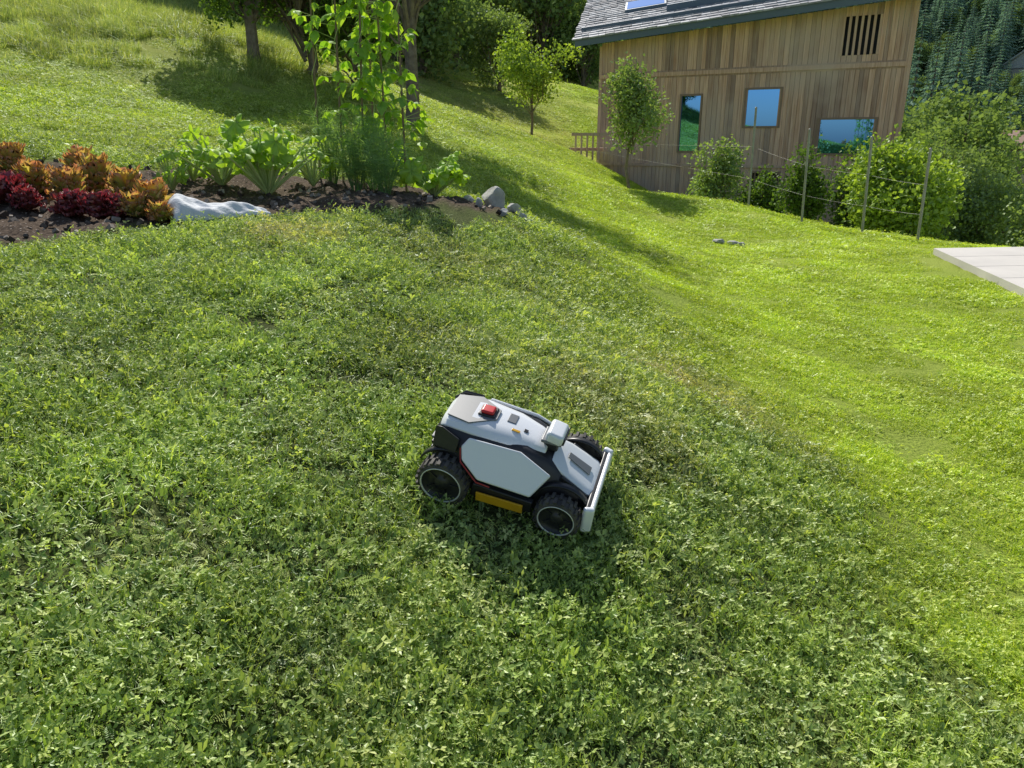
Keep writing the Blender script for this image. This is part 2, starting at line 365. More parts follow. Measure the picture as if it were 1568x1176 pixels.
# ------------------------------------------------------------------ trees
bark=pmat('bark_mat',(.12,.09,.065),.9,nz=(8,(.28,.23,.18)),bump=.6,bscale=30)
def treemesh(name,H,crown,leaf,nleaf,lm,trunk_r,nblob=22,link=True,blobr=.34,stems=1,asp=.45,rmin=.25):
    rx,ry,z0,z1=crown;cz=(z0+z1)/2;rz=(z1-z0)/2
    mb=MB();blobs=[]
    for i in range(nblob):
        d=rng.normal(size=3);d/=np.linalg.norm(d);r=rng.uniform(rmin,.85)
        blobs.append((np.array([d[0]*rx*r,d[1]*ry*r,cz+d[2]*rz*r]),rng.uniform(.6,1.25)*blobr))
    for st in range(stems):
        ox,oy=(0,0) if stems==1 else rng.normal(0,rx*.12,2)
        tp=[np.array([ox,oy,-.15]),np.array([ox+.02*H*rng.normal(),oy+.02*H*rng.normal(),z0*.6]),np.array([ox*.5,oy*.5,cz*.9]),np.array([0,0,z1*.93])]
        mb.tube(tp,[trunk_r*1.25,trunk_r,trunk_r*.6,trunk_r*.1],8)
    for c,b in blobs:
        t=rng.uniform(.0,.7);s=np.array([0,0,z0*.8+(cz-z0*.8)*t*1.2]);e=c
        m=(s+e)/2+np.array([0,0,-.06*H*(1-t)])+rng.normal(0,.02*H,3)
        mb.tube([s,m,e],[trunk_r*.42,trunk_r*.24,trunk_r*.06],5)
        for k in range(3):
            e2=c+rng.normal(0,1,3)*np.array([rx,ry,rz])*b*.6
            mb.tube([m,(m+e2)/2+rng.normal(0,.01*H,3),e2],[trunk_r*.18,trunk_r*.1,trunk_r*.03],4)
    bt=mb
    lb=MB();w=np.array([b**2 for _,b in blobs]);w/=w.sum()
    cnt=(w*nleaf).astype(int)
    for (c,b),n in zip(blobs,cnt):
        ns=max(6,n//22)
        d=rng.normal(size=(ns,3));d/=np.linalg.norm(d,axis=1)[:,None]
        q=c+d*np.array([rx,ry,rz])*b*(rng.random((ns,1))**.45)
        w2=rng.integers(0,ns,n)
        C=q[w2]+rng.normal(0,1,(n,3))*leaf*1.5
        C[:,2]=np.maximum(C[:,2],.03)
        tt=np.clip(rng.random(ns)[w2]*.6+rng.random(n)*.4,0,1)
        lb.leaves(C,leaf*rng.uniform(.6,1.3,n),asp,.3,tt)
    off=bt.n
    for v,qq,t in zip(lb.v,lb.q,lb.t):
        bt.v.append(v);bt.q.append(qq+off);bt.t.append(t);bt.qm.append(np.ones(len(qq),int));bt.n+=len(v)
    return bt.obj(name,[bark,lm],False,link=link)
L_dark=leafmat('dark_foliage',(.06,.12,.025),(.20,.32,.055),trans=.42,gloss=.03)
L_mid=leafmat('fruit_foliage',(.15,.24,.08),(.38,.49,.17),trans=.42,gloss=.05)
L_bright=leafmat('bright_foliage',(.15,.26,.035),(.50,.64,.11),trans=.45,gloss=.05)
L_bg=leafmat('far_foliage',(.12,.20,.08),(.36,.47,.18),trans=.38,gloss=0)
L_con=leafmat('conifer_foliage',(.15,.24,.19),(.38,.52,.38),trans=.3,gloss=0,tcol=(1,1.2,.8))  # bluish, lightened leaf colours carry the distance haze; no haze volume
def place(ob,u,v,Y=None,rot=None,s=1):
    p=hit(u,v) if Y is None else P(u,v,Y)
    z=gz(p[0],p[1]);ob.location=(p[0],p[1],z);ob.rotation_euler=(0,0,rng.random()*6.28 if rot is None else rot);ob.scale=(s,s,s);return p
t=treemesh('young_fruit_tree',3.2,(.85,.85,.85,3.05),.075,4600,L_mid,.035,nblob=24,blobr=.33,rmin=.1);place(t,965,292,18)
t=treemesh('young_fruit_tree',4.0,(1.6,1.6,1.2,4.4),.12,4200,L_bright,.05,nblob=20,blobr=.34);place(t,813,218,31)
t=treemesh('large_garden_tree',8,(2.5,2.5,1.0,8.4),.11,23000,L_dark,.14,nblob=36,blobr=.26);place(t,632,192)
t=treemesh('spreading_garden_tree',5,(1.5,1.5,.35,5.0),.10,14000,L_dark,.13,nblob=34,blobr=.27);place(t,388,92)
t=treemesh('spreading_garden_tree',5,(1.4,1.4,.25,4.6),.10,12000,L_dark,.12,nblob=30,blobr=.27);place(t,470,112)
t=treemesh('broad_shrub',4,(1.3,1.3,.0,3.6),.10,8000,L_dark,.08,nblob=26,blobr=.28);place(t,545,135)
t=treemesh('willow_tree',6,(2.0,2.0,.2,4.0),.13,9000,L_mid,.12,nblob=26,blobr=.3);place(t,765,140)
dsrc=[treemesh('d',9,(3.4,3.4,.4,9),.34,4600,L_bg,.2,nblob=28,blobr=.3,link=False) for _ in range(3)]
def conifer():
    mb=MB();H=16.;mb.tube([[0,0,-.5],[0,0,H*.5],[0,0,H]],[.25,.16,.02],6,0,0)
    nt_=24
    for i in range(nt_):
        f=i/(nt_-1);z=H*(.05+.94*f);R=3.1*(1-f)**.85+.12;nb=int(10-5*f)
        for k in range(nb):
            a=6.28*k/nb+rng.random()*.8;r=R*rng.uniform(.55,1.25)
            d=np.array([math.cos(a),math.sin(a),0]);s=np.array([-math.sin(a),math.cos(a),0]);tn=rng.random()
            for j in range(4):
                t0=j/4*r;t1=(j+1.3)/4*r;w=r*.20*(1.15-j*.25)
                z0=z-.22*t0;z1=z-.30*t1
                c0=d*t0;c1=d*t1
                V=[c0+[0,0,z0+.12],c0*.5+c1*.5+s*w+[0,0,(z0+z1)/2-.22*w-.15*rng.random()],c1+[0,0,z1],c0*.5+c1*.5-s*w+[0,0,(z0+z1)/2-.22*w-.15*rng.random()]]
                mb.add(V,[[0,1,2,3]],min(1,tn*.6+.4*rng.random()),1)
    return mb.obj('con',[bark,L_con],False,link=False)
csrc=[conifer() for _ in range(3)]
pts=[];sc_=[];ix=[]
def addt(x,y,s,i): pts.append((x,y));sc_.append(s);ix.append(i)
for _ in range(5600):
    th=rad(rng.uniform(-44,14));r=math.sqrt(rng.uniform(72**2,170**2));x,y=r*math.sin(th),r*math.cos(th);d=math.degrees(th)
    if 4<d and r<80: continue
    if rng.random()<.22:
        con=rng.random()<.45
        addt(x,y,rng.uniform(.6,1.15) if con else rng.uniform(.5,.95),rng.integers(3,6) if con else rng.integers(0,3))
for _ in range(2600):
    th=rad(rng.uniform(14,44));r=math.sqrt(rng.uniform(140**2,330**2));x,y=r*math.sin(th),r*math.cos(th);d=math.degrees(th)
    if 30<d<38 and 225<r<255: continue
    con=rng.random()<.75
    addt(x,y,rng.uniform(.35,.8) if con else rng.uniform(.4,.7),rng.integers(3,6) if con else rng.integers(0,3))
for (u0,u1,ya,yb,n) in [(-150,300,56,70,20),(290,700,36,56,46),(640,900,60,80,40)]:
    for _ in range(n):
        Yy=rng.uniform(ya,yb);u_=rng.uniform(u0,u1);x=(u_-784)/F*Yy/1.06;addt(x,Yy,rng.uniform(.6,1.0),rng.integers(0,3))
addt((890-784)/F*62/1.04,62,.7,1)
for (u_,vt,Yy,con) in [(1400,150,60,0),(1432,175,48,0),(1465,95,75,0),(1492,135,56,0),(1530,170,60,0),(1508,188,44,0),(1450,205,38,0),(1600,150,60,0),(1410,70,110,1),(1440,60,120,1),(1478,40,130,1),(1520,110,100,1),(1555,130,110,1),(1395,100,90,1),(1425,120,80,1),(1520,235,40,0),(1480,210,36,0),(1640,180,50,0),(1562,262,34,0)]:
    p=P(u_,vt,Yy);z=gz(p[0],p[1]);s_=max(.2,(p[2]-z)/(16 if con else 9.3))
    addt(p[0],p[1],s_,rng.integers(3,6) if con else rng.integers(0,3))
pts=np.array(pts);sc_=np.array(sc_)
zz=height(pts[:,0],pts[:,1])
instancer('distant_forest',dsrc+csrc,np.stack([pts[:,0],pts[:,1],zz-.2],1),np.stack([np.zeros(len(pts)),np.zeros(len(pts)),rng.random(len(pts))*6.28],1),np.stack([sc_,sc_,sc_*rng.uniform(.95,1.1,len(sc_))],1),ix)
print('trees',len(pts),time.time()-T0)
def bush(name,u0,v0,u1,v1,Y,lm,leaf=.09,n=6000):
    c=P((u0+u1)/2,v1,Y);top=P((u0+u1)/2,v0,Y)[2];w=(P(u1,v1,Y)[0]-P(u0,v1,Y)[0])/2*1.08
    z=gz(c[0],c[1]);H=(top-z)*1.06
    ob=treemesh(name,H,(w,w*.8,.02,H),leaf,n,lm,.04,nblob=28,blobr=.33,stems=3,rmin=.15)
    ob.location=(c[0],c[1],z)
bush('garden_shrub',1050,208,1135,310,20,L_mid,.08,5500)
bush('garden_shrub',1190,222,1265,340,19,L_dark,.08,6000)
bush('garden_shrub',1265,215,1330,340,21,L_dark,.08,5000)
bush('large_leafy_shrub',1266,225,1455,372,17.2,L_bright,.10,16000)
bush('hedge_shrub',1420,262,1560,380,21,L_mid,.09,11000)
bush('hedge_shrub',1500,285,1680,385,18,L_mid,.09,10000)
bush('garden_shrub',1120,262,1205,340,22,L_dark,.08,5000)
bush('garden_shrub',1395,232,1500,330,26,L_mid,.09,6000)

# ------------------------------------------------------------------ house
def woodmat():
    m,nt,o=newmat('weathered_wood');p=N(nt,'ShaderNodeBsdfPrincipled');nt.links.new(p.outputs[0],o.inputs[0]);p.inputs['Roughness'].default_value=.8
    tc=N(nt,'ShaderNodeTexCoord');mp=N(nt,'ShaderNodeMapping');mp.inputs['Scale'].default_value=(14,14,.7);nt.links.new(tc.outputs['Object'],mp.inputs[0])
    n=noise(nt,1.5,6,vec=mp.outputs[0]);c=mixc(nt,ramp(nt,n,.3,.7),(.58,.31,.21),(.92,.64,.50))
    c=mixc(nt,attr(nt,'tint'),c,mixc(nt,1.0,c,(.50,.52,.58),'MULTIPLY'))
    n2=noise(nt,.5,3,'obj');c=mixc(nt,ramp(nt,n2,.45,.75),c,(.66,.50,.43))
    nt.links.new(c,p.inputs['Base Color']);return m
wood=woodmat()
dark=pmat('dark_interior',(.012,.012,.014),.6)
slate=pmat('roof_shingle',(.36,.36,.375),.75,nz=(6,(.70,.70,.72)),tint=(.4,.4,.42))
fascia=pmat('fascia_metal',(.12,.16,.21),.45,.1)
glassm,nt,o=newmat('window_glass')
p=N(nt,'ShaderNodeBsdfPrincipled');p.inputs['Base Color'].default_value=(.16,.44,1,1);p.inputs['Metallic'].default_value=1;p.inputs['Roughness'].default_value=.02;nt.links.new(p.outputs[0],o.inputs[0])  # blue base colour paints the mirrored sky a deeper blue
house=empty('wooden_house',(0,0,0))
A0=P(917,240,29)[:2];B0=P(1382,150,24)[:2]
wd=(B0-A0);Lw=np.linalg.norm(wd);wd/=Lw;bk=np.array([-wd[1],wd[0]])
if bk[1]<0: bk=-bk
def wallpt(u,v):
    d=ray(u,v);M=np.array([[d[0],-wd[0]],[d[1],-wd[1]]]);t,s=np.linalg.solve(M,A0);return s,CZ+d[2]*t
def W3(s,off,z): q=A0+wd*s-bk*off;return np.array([q[0],q[1],z])
RW=np.array([[wd[0],-bk[0],0],[wd[1],-bk[1],0],[0,0,1]])
def rect(u0,v0,u1,v1):
    s0,za=wallpt(u0,(v0+v1)/2);s1,_=wallpt(u1,(v0+v1)/2);um=(u0+u1)/2
    return s0,s1,wallpt(um,v1)[1],wallpt(um,v0)[1]
wins=[rect(1042,147,1071,231),rect(1142,137,1194,193),rect(1252,183,1338,235),rect(1150,265,1190,315)]
louv=rect(1291,24,1347,84)
zl=wallpt(917,72)[1];zr=wallpt(1390,2)[1];ztrim=wallpt(1150,108)[1]
def eave(s): return zl+(zr-zl)*s/Lw
mb=MB();bw=.145;s=0
holes=wins+[louv];zbot=-3.2
while s<Lw-.01:
    w=min(bw*rng.uniform(.8,1.25),Lw-s);segs=[(zbot,ztrim-.11),(ztrim+.11,eave(s)+.1)]
    for h in holes:
        if s+w/2>h[0] and s+w/2<h[1]:
            ns=[]
            for a,b in segs:
                if h[3]<=a or h[2]>=b: ns.append((a,b))
                else:
                    if h[2]-a>.02: ns.append((a,h[2]))
                    if b-h[3]>.02: ns.append((h[3],b))
            segs=ns
    for a,b in segs:
        dz=rng.uniform(-.008,.008)
        mb.box(W3(s+w/2,.02+dz,(a+b)/2),(w-.008,.03,b-a),RW,min(1,max(0,rng.normal(.35,.4))))
    s+=w
mb.box(W3(Lw/2,.045,ztrim),(Lw+.06,.07,.13),RW,.2);mb.box(W3(Lw/2,.03,ztrim-.09),(Lw,.03,.05),RW,.9);mb.box(W3(Lw/2,.03,ztrim+.09),(Lw,.03,.05),RW,.8)
zt2=wallpt(1000,252)[1]
mb.box(W3(Lw/2,.05,zt2),(Lw+.06,.05,.10),RW,.4)
mb.box(W3(-.02,.0,(zbot+zl)/2),(.12,.10,zl-zbot),RW,.3);mb.box(W3(Lw+.02,.0,(zbot+zr)/2),(.14,.12,zr-zbot),RW,.3)
D=9.
for sa,dr_ in ((0.05,bk),(Lw-.1,np.array([.38,.925]))):
    a=A0+wd*sa+bk*.03;b=a+dr_*D
    n_=np.array([dr_[1],-dr_[0]])*.05
    V=[(q[0],q[1],z) for z in(zbot,zl) for q in(a-n_,a+n_,b+n_,b-n_)];mb.add(V,[[0,3,2,1],[4,5,6,7],[0,1,5,4],[1,2,6,5],[2,3,7,6],[3,0,4,7]],.5)
c=A0+wd*(Lw/2-.5)+bk*(D-.2);mb.box((c[0],c[1],(zbot+zl)/2),(Lw-1,.1,zl-zbot),RW,.5)
nsl=7
for i in range(nsl):
    ss=louv[0]+(louv[1]-louv[0])*(i)/(nsl-1);mb.box(W3(ss,.03,(louv[2]+louv[3])/2),(.07,.06,louv[3]-louv[2]),RW,.3)
mb.obj('walls',wood,parent=house)
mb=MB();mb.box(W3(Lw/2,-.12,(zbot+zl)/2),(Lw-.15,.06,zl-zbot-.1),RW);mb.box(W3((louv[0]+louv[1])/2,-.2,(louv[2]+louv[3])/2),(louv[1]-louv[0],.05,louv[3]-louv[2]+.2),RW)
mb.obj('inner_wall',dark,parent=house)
frm=pmat('window_frame',(.30,.20,.15),.6);fr2=MB();gl=MB()
for i,(a,b,c_,d_) in enumerate(wins):
    t_=.06
    for (cs,cz_,sx,sz_) in ((a-t_/2,(c_+d_)/2,t_,d_-c_+2*t_),(b+t_/2,(c_+d_)/2,t_,d_-c_+2*t_)): fr2.box(W3(cs,.02,cz_),(sx,.09,sz_),RW)
    for z_ in (c_-t_/2,d_+t_/2): fr2.box(W3((a+b)/2,.02,z_),(b-a,.08,t_),RW)
    if i<3: gl.box(W3((a+b)/2,.0,(c_+d_)/2),(b-a-.004,.02,d_-c_-.004),RW)
    else:
        for q in range(6): fr2.box(W3(a+(b-a)*(q+.5)/6,-.03,(c_+d_)/2),(.05,.04,d_-c_-.01),RW)
fr2.obj('window_frames',frm,parent=house);gl.obj('window_panes',glassm,parent=house)
vb=np.array([.16,.985]);vb/=np.linalg.norm(vb);pitch=.34;RL=8.0
def roofpt(s,t,h=0):
    q=A0+wd*s-bk*.7+vb*t;return np.array([q[0],q[1],eave(s)+.02+t*pitch+h])
s0,s1=-.75,Lw+1.5
mb=MB();th=.22
V=[roofpt(a,b,h) for h in(0,th) for a in(s0,s1) for b in(0,RL)]
mb.add(V,[[0,1,3,2],[4,6,7,5],[0,2,6,4],[1,5,7,3],[0,4,5,1],[2,3,7,6]]);mb.obj('roof_deck',fascia,parent=house)
mb=MB();rows=24
for r_ in range(rows):
    t0=-.05+r_*RL/rows;t1=t0+RL/rows*1.25;s=s0-.03+rng.random()*-.1
    while s<s1:
        w=rng.uniform(.22,.42);h=rng.uniform(0,.025)
        mb.add([roofpt(s,t0,th+.045+h),roofpt(s+w-.012,t0,th+.045+h),roofpt(s+w-.012,t1,th+.012),roofpt(s,t1,th+.012),roofpt(s,t0,th+.004),roofpt(s+w-.012,t0,th+.004)],[[0,1,2,3],[4,5,1,0]],rng.random());s+=w
mb.obj('roof_shingles',slate,parent=house)
mb=MB()
def roofbox(sa,sb,ta,tb,ha,hb,mi=0):
    V=[roofpt(a,b,h) for h in(ha,hb) for a in(sa,sb) for b in(ta,tb)];mb.add(V,[[0,1,3,2],[4,6,7,5],[0,2,6,4],[1,5,7,3],[0,4,5,1],[2,3,7,6]],0,mi)
roofbox(1.0,2.6,2.9,4.3,th+.03,th+.14,0);roofbox(1.08,2.52,3.0,4.2,th+.14,th+.155,1)
roofbox(2.6,5.2,2.0,2.1,th+.05,th+.25);roofbox(4.5,8.2,2.8,2.9,th+.05,th+.25);roofbox(-.6,10,1.0,1.05,th+.05,th+.16)
mb.obj('skylight_and_snow_guards',[fascia,glassm],parent=house)
mb=MB();pc=P(903,238,27.5)
for k in range(6): mb.box((pc[0]-.5+.2*k,pc[1],gz(pc[0],pc[1])+.4),(.06,.06,.8),None,.5)
mb.box((pc[0],pc[1],gz(pc[0],pc[1])+.85),(1.3,.12,.1),None,.8);mb.box((pc[0],pc[1]+.6,gz(pc[0],pc[1])+.35),(1.3,1.0,.1),None,.8)
mb.obj('porch_railing',wood,parent=house)
wallw=pmat('render_wall',(.6,.55,.5),.9,nz=(1,(.5,.45,.4)));roofb=pmat('brown_roof',(.42,.25,.18),.8,nz=(2,(.52,.36,.28)))
def chalet(u,v,Y,w,dp,h,rot,rm):
    c=P(u,v,Y);e=empty('distant_chalet',c);e.rotation_euler=(0,0,rot)
    m=MB();m.box((0,0,-4),(w,dp,8),None,.5);m.obj('walls',wallw,parent=e)
    m=MB();o_=.6;hr=h
    for sg in(-1,1):
        V=[(-w/2-o_,0,hr),(w/2+o_,0,hr),(w/2+o_,sg*(dp/2+o_),-.3),(-w/2-o_,sg*(dp/2+o_),-.3)];V2=[(a,b,z+.2) for a,b,z in V]
        m.add(V+V2,[[0,1,2,3],[4,7,6,5],[2,3,7,6],[0,3,7,4],[1,2,6,5],[0,1,5,4]])
    for sg in(-1,1): m.add([(sg*w/2,0,hr),(sg*w/2,dp/2,-.2),(sg*w/2,0,-.2),(sg*w/2,-dp/2,-.2)],[[0,1,2,3]])
    m.obj('roof',rm,parent=e)
    m=MB()
    for k in range(3): m.box((-w/2+w*(k+.6)/3.2,-dp/2-.03,-1.9),(.8,.06,1.1))
    m.obj('windows',dark,parent=e)
chalet(1580,226,58,4,4,1.0,.1,roofb);chalet(1590,105,150,9,9,3,.5,slate)

# ------------------------------------------------------------------ fence posts
metal=pmat('galvanised_post',(.36,.36,.33),.5,.2,nz=(5,(.26,.25,.22)))
pp=[(1146,318,1154,165,16.8),(1228,341,1233,198,15.2),(1321,357,1325,210,14.0),(1405,371,1420,228,12.9)]
tops=[]
for (u0,v0,u1,v1,Yv) in pp:
    b=P(u0,v0,Yv);b[2]=gz(b[0],b[1]);t_=P(u1,v1,Yv);dx=(t_[0]-b[0])*.4
    mb=MB();mb.tube([b-[0,0,.3],[b[0]+dx,b[1],t_[2]]],[.023,.023],10);mb.tube([[b[0]+dx,b[1],t_[2]],[b[0]+dx,b[1],t_[2]+.02]],[.027,.01],10)
    mb.obj('fence_post',metal);tops.append((np.array([b[0],b[1],b[2]]),np.array([b[0]+dx,b[1],t_[2]])))
mb=MB()
st=P(890,205,24);chain=[(st-[0,0,.6],st)]+tops
for f in (.30,.62):
    for i in range(len(chain)-1):
        a=chain[i][0]*(1-f)+chain[i][1]*f;b=chain[i+1][0]*(1-f)+chain[i+1][1]*f
        q=[a+(b-a)*t-np.array([0,0,.06*t*(1-t)]) for t in np.linspace(0,1,8)];mb.tube(q,[.0013]*8,4)
mb.obj('fence_wire',metal)

# ------------------------------------------------------------------ patio
conc=pmat('concrete_paving',(.66,.62,.57),.85,nz=(1.3,(.55,.52,.48)))
joint=pmat('joint_mat',(.42,.40,.37),.9)
mb=MB();zt=PZ
Lc=np.linalg.norm(patC-patA)
def pq(a,b): return patA+(patC-patA)*(b/Lc)+np.array([9,1.0])/math.hypot(9,1)*a
def slabq(a0,a1,b0,b1,z0,z1,mi):
    V=[(*pq(a,b),z) for z in(z0,z1) for a,b in((a0,b0),(a1,b0),(a1,b1),(a0,b1))]
    mb.add(V,[[0,1,2,3],[7,6,5,4],[0,4,5,1],[1,5,6,2],[2,6,7,3],[3,7,4,0]],rng.random(),mi)
slabq(0,9,0,Lc,zt-.6,zt,0)
for k in range(1,7): slabq(.0,9,k*.85-.003,k*.85+.003,zt+.0005,zt+.002,1)
mb.obj('paved_patio',[conc,joint])

# ------------------------------------------------------------------ rocks
import bmesh
stone=pmat('pale_stone',(.56,.55,.52),.85,nz=(7,(.28,.28,.27)),bump=.7,bscale=14)
def rock(name,p,s,seed):
    r=np.random.default_rng(seed)
    bm=bmesh.new();bmesh.ops.create_icosphere(bm,subdivisions=4,radius=1)
    pl=[(v/np.linalg.norm(v),r.uniform(.5,.85)) for v in r.normal(size=(12,3))]
    for v in bm.verts:
        c=np.array(v.co)
        for n_,d in pl:
            k=c@n_-d
            if k>0: c=c-n_*k*.95
        c=c*np.array(s)+.02*np.array(s)*np.sin(c[::-1]*9+seed)
        v.co=c
    me=bpy.data.meshes.new(name);bm.to_mesh(me);bm.free();me.materials.append(stone)
    ob=bpy.data.objects.new(name,me);scene.collection.objects.link(ob);ob.location=p;return ob
for i,(u,v,Y,s) in enumerate([(755,296,7.5,(.15,.12,.16)),(787,312,7.2,(.07,.07,.10)),(716,300,7.2,(.06,.05,.06)),(800,322,6.9,(.045,.05,.06)),(732,302,7.1,(.04,.05,.06)),(814,339,7.1,(.05,.04,.03)),(772,322,6.9,(.04,.05,.05)),
    (1100,374,12.6,(.10,.09,.06)),(1122,376,12.5,(.12,.08,.05)),(1135,380,12.3,(.07,.07,.05))]):
    p=P(u,v,Y);p[2]=gz(p[0],p[1])+s[2]*.7;rock('garden_rock',p,s,i+3)
mb=MB()
for _ in range(900):
    u_=rng.uniform(-150,790);p=P(u_,320,rng.uniform(4.3,8));
    if inpoly(np.array([p[0]]),np.array([p[1]]),bed)[0]<-.05: continue
    s_=rng.uniform(.006,.024);c=np.array([p[0],p[1],gz(p[0],p[1])+.03+s_*.3]);ax=rng.normal(size=(3,3));Q_,_=np.linalg.qr(ax)
    mb.box(c,(s_*2,s_*1.5,s_*1.2),Q_,rng.random()**2)
cl=pmat('soil_clods_mat',(.05,.035,.025),.95,tint=(.42,.36,.30));mb.obj('soil_clods',cl)

# ------------------------------------------------------------------ garden plants
def leafgrid(mb,base,dirh,L,Wd,rise,curl,frill,tint0,tint1,nu=8,nv=7,mi=0,cup=.2):
    s=np.array([-dirh[1],dirh[0],0.]);V=[];T=[]
    ph=rng.random()*6.28
    for i in range(nu+1):
        t=i/nu;x=L*(t-.25*curl*t*t*t);z=rise*L*(t*1.1)-curl*L*t**2.2*.7
        w=Wd*(.28+.85*t)*math.sqrt(max(0,1-t**6)+.02)
        for j in range(nv+1):
            q=(j/nv-.5)*2;e=max(abs(q)**2,t**4)
            fr=frill*e*math.sin(t*14+q*9+ph)*Wd+rng.normal(0,frill*.3*Wd)*e
            V.append(np.array(base)+np.array([dirh[0],dirh[1],0])*(x-.15*L*q*q*t+fr*.4)+s*(q*w*(1+.2*frill*math.sin(t*25+ph)))+np.array([0,0,z+cup*w*e+fr]))
            T.append(np.clip(tint0+(tint1-tint0)*(e*t+.1)+rng.normal(0,.1),0,1))
    Q=[[i*(nv+1)+j,i*(nv+1)+j+1,(i+1)*(nv+1)+j+1,(i+1)*(nv+1)+j] for i in range(nu) for j in range(nv)]
    mb.add(V,Q,T,mi)
Lt_o=leafmat('bronze_lettuce_leaf',(.46,.56,.12),(.66,.28,.17),trans=.5,gloss=.05,tcol=(1.3,1.1,.6))
Lt_r=leafmat('red_lettuce_leaf',(.24,.09,.06),(.32,.04,.075),trans=.4,gloss=.07,tcol=(1.3,.6,.6))
def lettuce(u,v,Y,R,H,mat,n=56):
    p=P(u,v,Y);p[2]=gz(p[0],p[1])+.02;mb=MB()
    for i in range(n):
        f=i/n;a=i*2.4+rng.normal(0,.25);L=R*(1.0-.5*f)*rng.uniform(.75,1.15)
        leafgrid(mb,(0.01*math.cos(a),.01*math.sin(a),H*.55*f),np.array([math.cos(a),math.sin(a)]),L,R*.30,.45+.9*f*H/R,.45-.15*f,.34,rng.uniform(-.3,.3),rng.uniform(.5,1.1),8,8,cup=.3)
    ob=mb.obj('lettuce_plant',mat,True);ob.location=p
for a in [(55,288,6.0,.18,.22),(103,285,5.8,.18,.25),(150,288,6.2,.19,.29),(195,288,5.9,.19,.26),(234,300,5.5,.17,.22),(25,285,6.4,.17,.24),(205,303,5.35,.14,.15),(243,312,5.25,.10,.12),(128,280,6.5,.18,.28)]: lettuce(*a,Lt_o)
for a in [(5,300,5.6,.20,.18),(-40,300,5.6,.17,.17),(108,305,5.4,.16,.15),(150,308,5.35,.17,.16),(184,309,5.35,.14,.14),(-90,300,5.4,.17,.17),(40,303,5.5,.13,.13)]: lettuce(*a,Lt_r)
stem_m=leafmat('stem_mat',(.45,.55,.2),(.55,.65,.28),trans=.2,gloss=.05)
Zl=leafmat('squash_leaf',(.24,.45,.045),(.52,.70,.08),trans=.5,gloss=.05)
def squash(name,u,v,Y,n,PL,LS,mat,erect=1.0):
    p=P(u,v,Y);p[2]=gz(p[0],p[1]);mb=MB()
    for i in range(n):
        a=i*2.399+rng.normal(0,.25);f=rng.uniform(.45,1.0);el=rng.uniform(.6,1.4)*erect
        d=np.array([math.cos(a),math.sin(a)]);L=PL*f
        b=np.array([0,0,.04]);pts=[b+np.array([d[0]*L*math.cos(el)*t,d[1]*L*math.cos(el)*t,L*math.sin(el)*t*(1.1-.15*t)]) for t in(0,.35,.7,1)]
        mb.tube(pts,[.014,.011,.009,.006],6,rng.random(),0)
        e=pts[-1];s=LS*rng.uniform(.5,1.1);tilt=rng.uniform(-.5,1.2);rr_=rng.uniform(-.7,.7)
        M=Matrix.Rotation(a+rng.normal(0,.3),3,'Z')@Matrix.Rotation(tilt,3,'Y')@Matrix.Rotation(rr_,3,'X')
        nr_,na_=4,30;V=[np.array([0,0,0])];T=[.3]
        for r_ in range(1,nr_+1):
            for k in range(na_):
                an=(k/na_)*6.283;lob=.58+.42*abs(math.cos(2.5*an))**.8
                if abs(an-math.pi)<.35: lob*=.35
                lob*=1+.07*math.sin(an*15)
                q=s*lob*r_/nr_;V.append(np.array([q*math.cos(an)+s*.15,q*math.sin(an),.16*s*math.cos(5*an)*(r_/nr_)-.28*s*(r_/nr_)**2+.05*s*rng.normal()]));T.append(rng.uniform(.2,.8))
        V=[e+np.array(M@Vector(q)) for q in V]
        Q=[]
        for k in range(0,na_,2): Q.append([0,1+k,1+(k+1)%na_,1+(k+2)%na_])
        for r_ in range(nr_-1):
            for k in range(na_): Q.append([1+r_*na_+k,1+(r_+1)*na_+k,1+(r_+1)*na_+(k+1)%na_,1+r_*na_+(k+1)%na_])
        mb.add(V,Q,T,1)
    ob=mb.obj(name,[stem_m,mat],True);ob.location=p
squash('zucchini_plant',410,282,6.6,44,.66,.12,Zl)
squash('zucchini_plant',340,280,7.0,28,.58,.11,Zl)
squash('squash_plant',665,292,7.3,30,.44,.12,Zl,erect=.85)
squash('young_vegetable_plant',262,275,6.7,16,.32,.06,Zl)
squash('young_vegetable_plant',295,268,7.2,16,.36,.06,Zl)
squash('young_vegetable_plant',480,285,7.4,16,.40,.07,Zl)
Bl=leafmat('bean_leaf',(.22,.42,.045),(.46,.64,.07),trans=.58,gloss=.05)
polem=pmat('wood_stake',(.28,.20,.13),.85,nz=(6,(.18,.13,.09)))
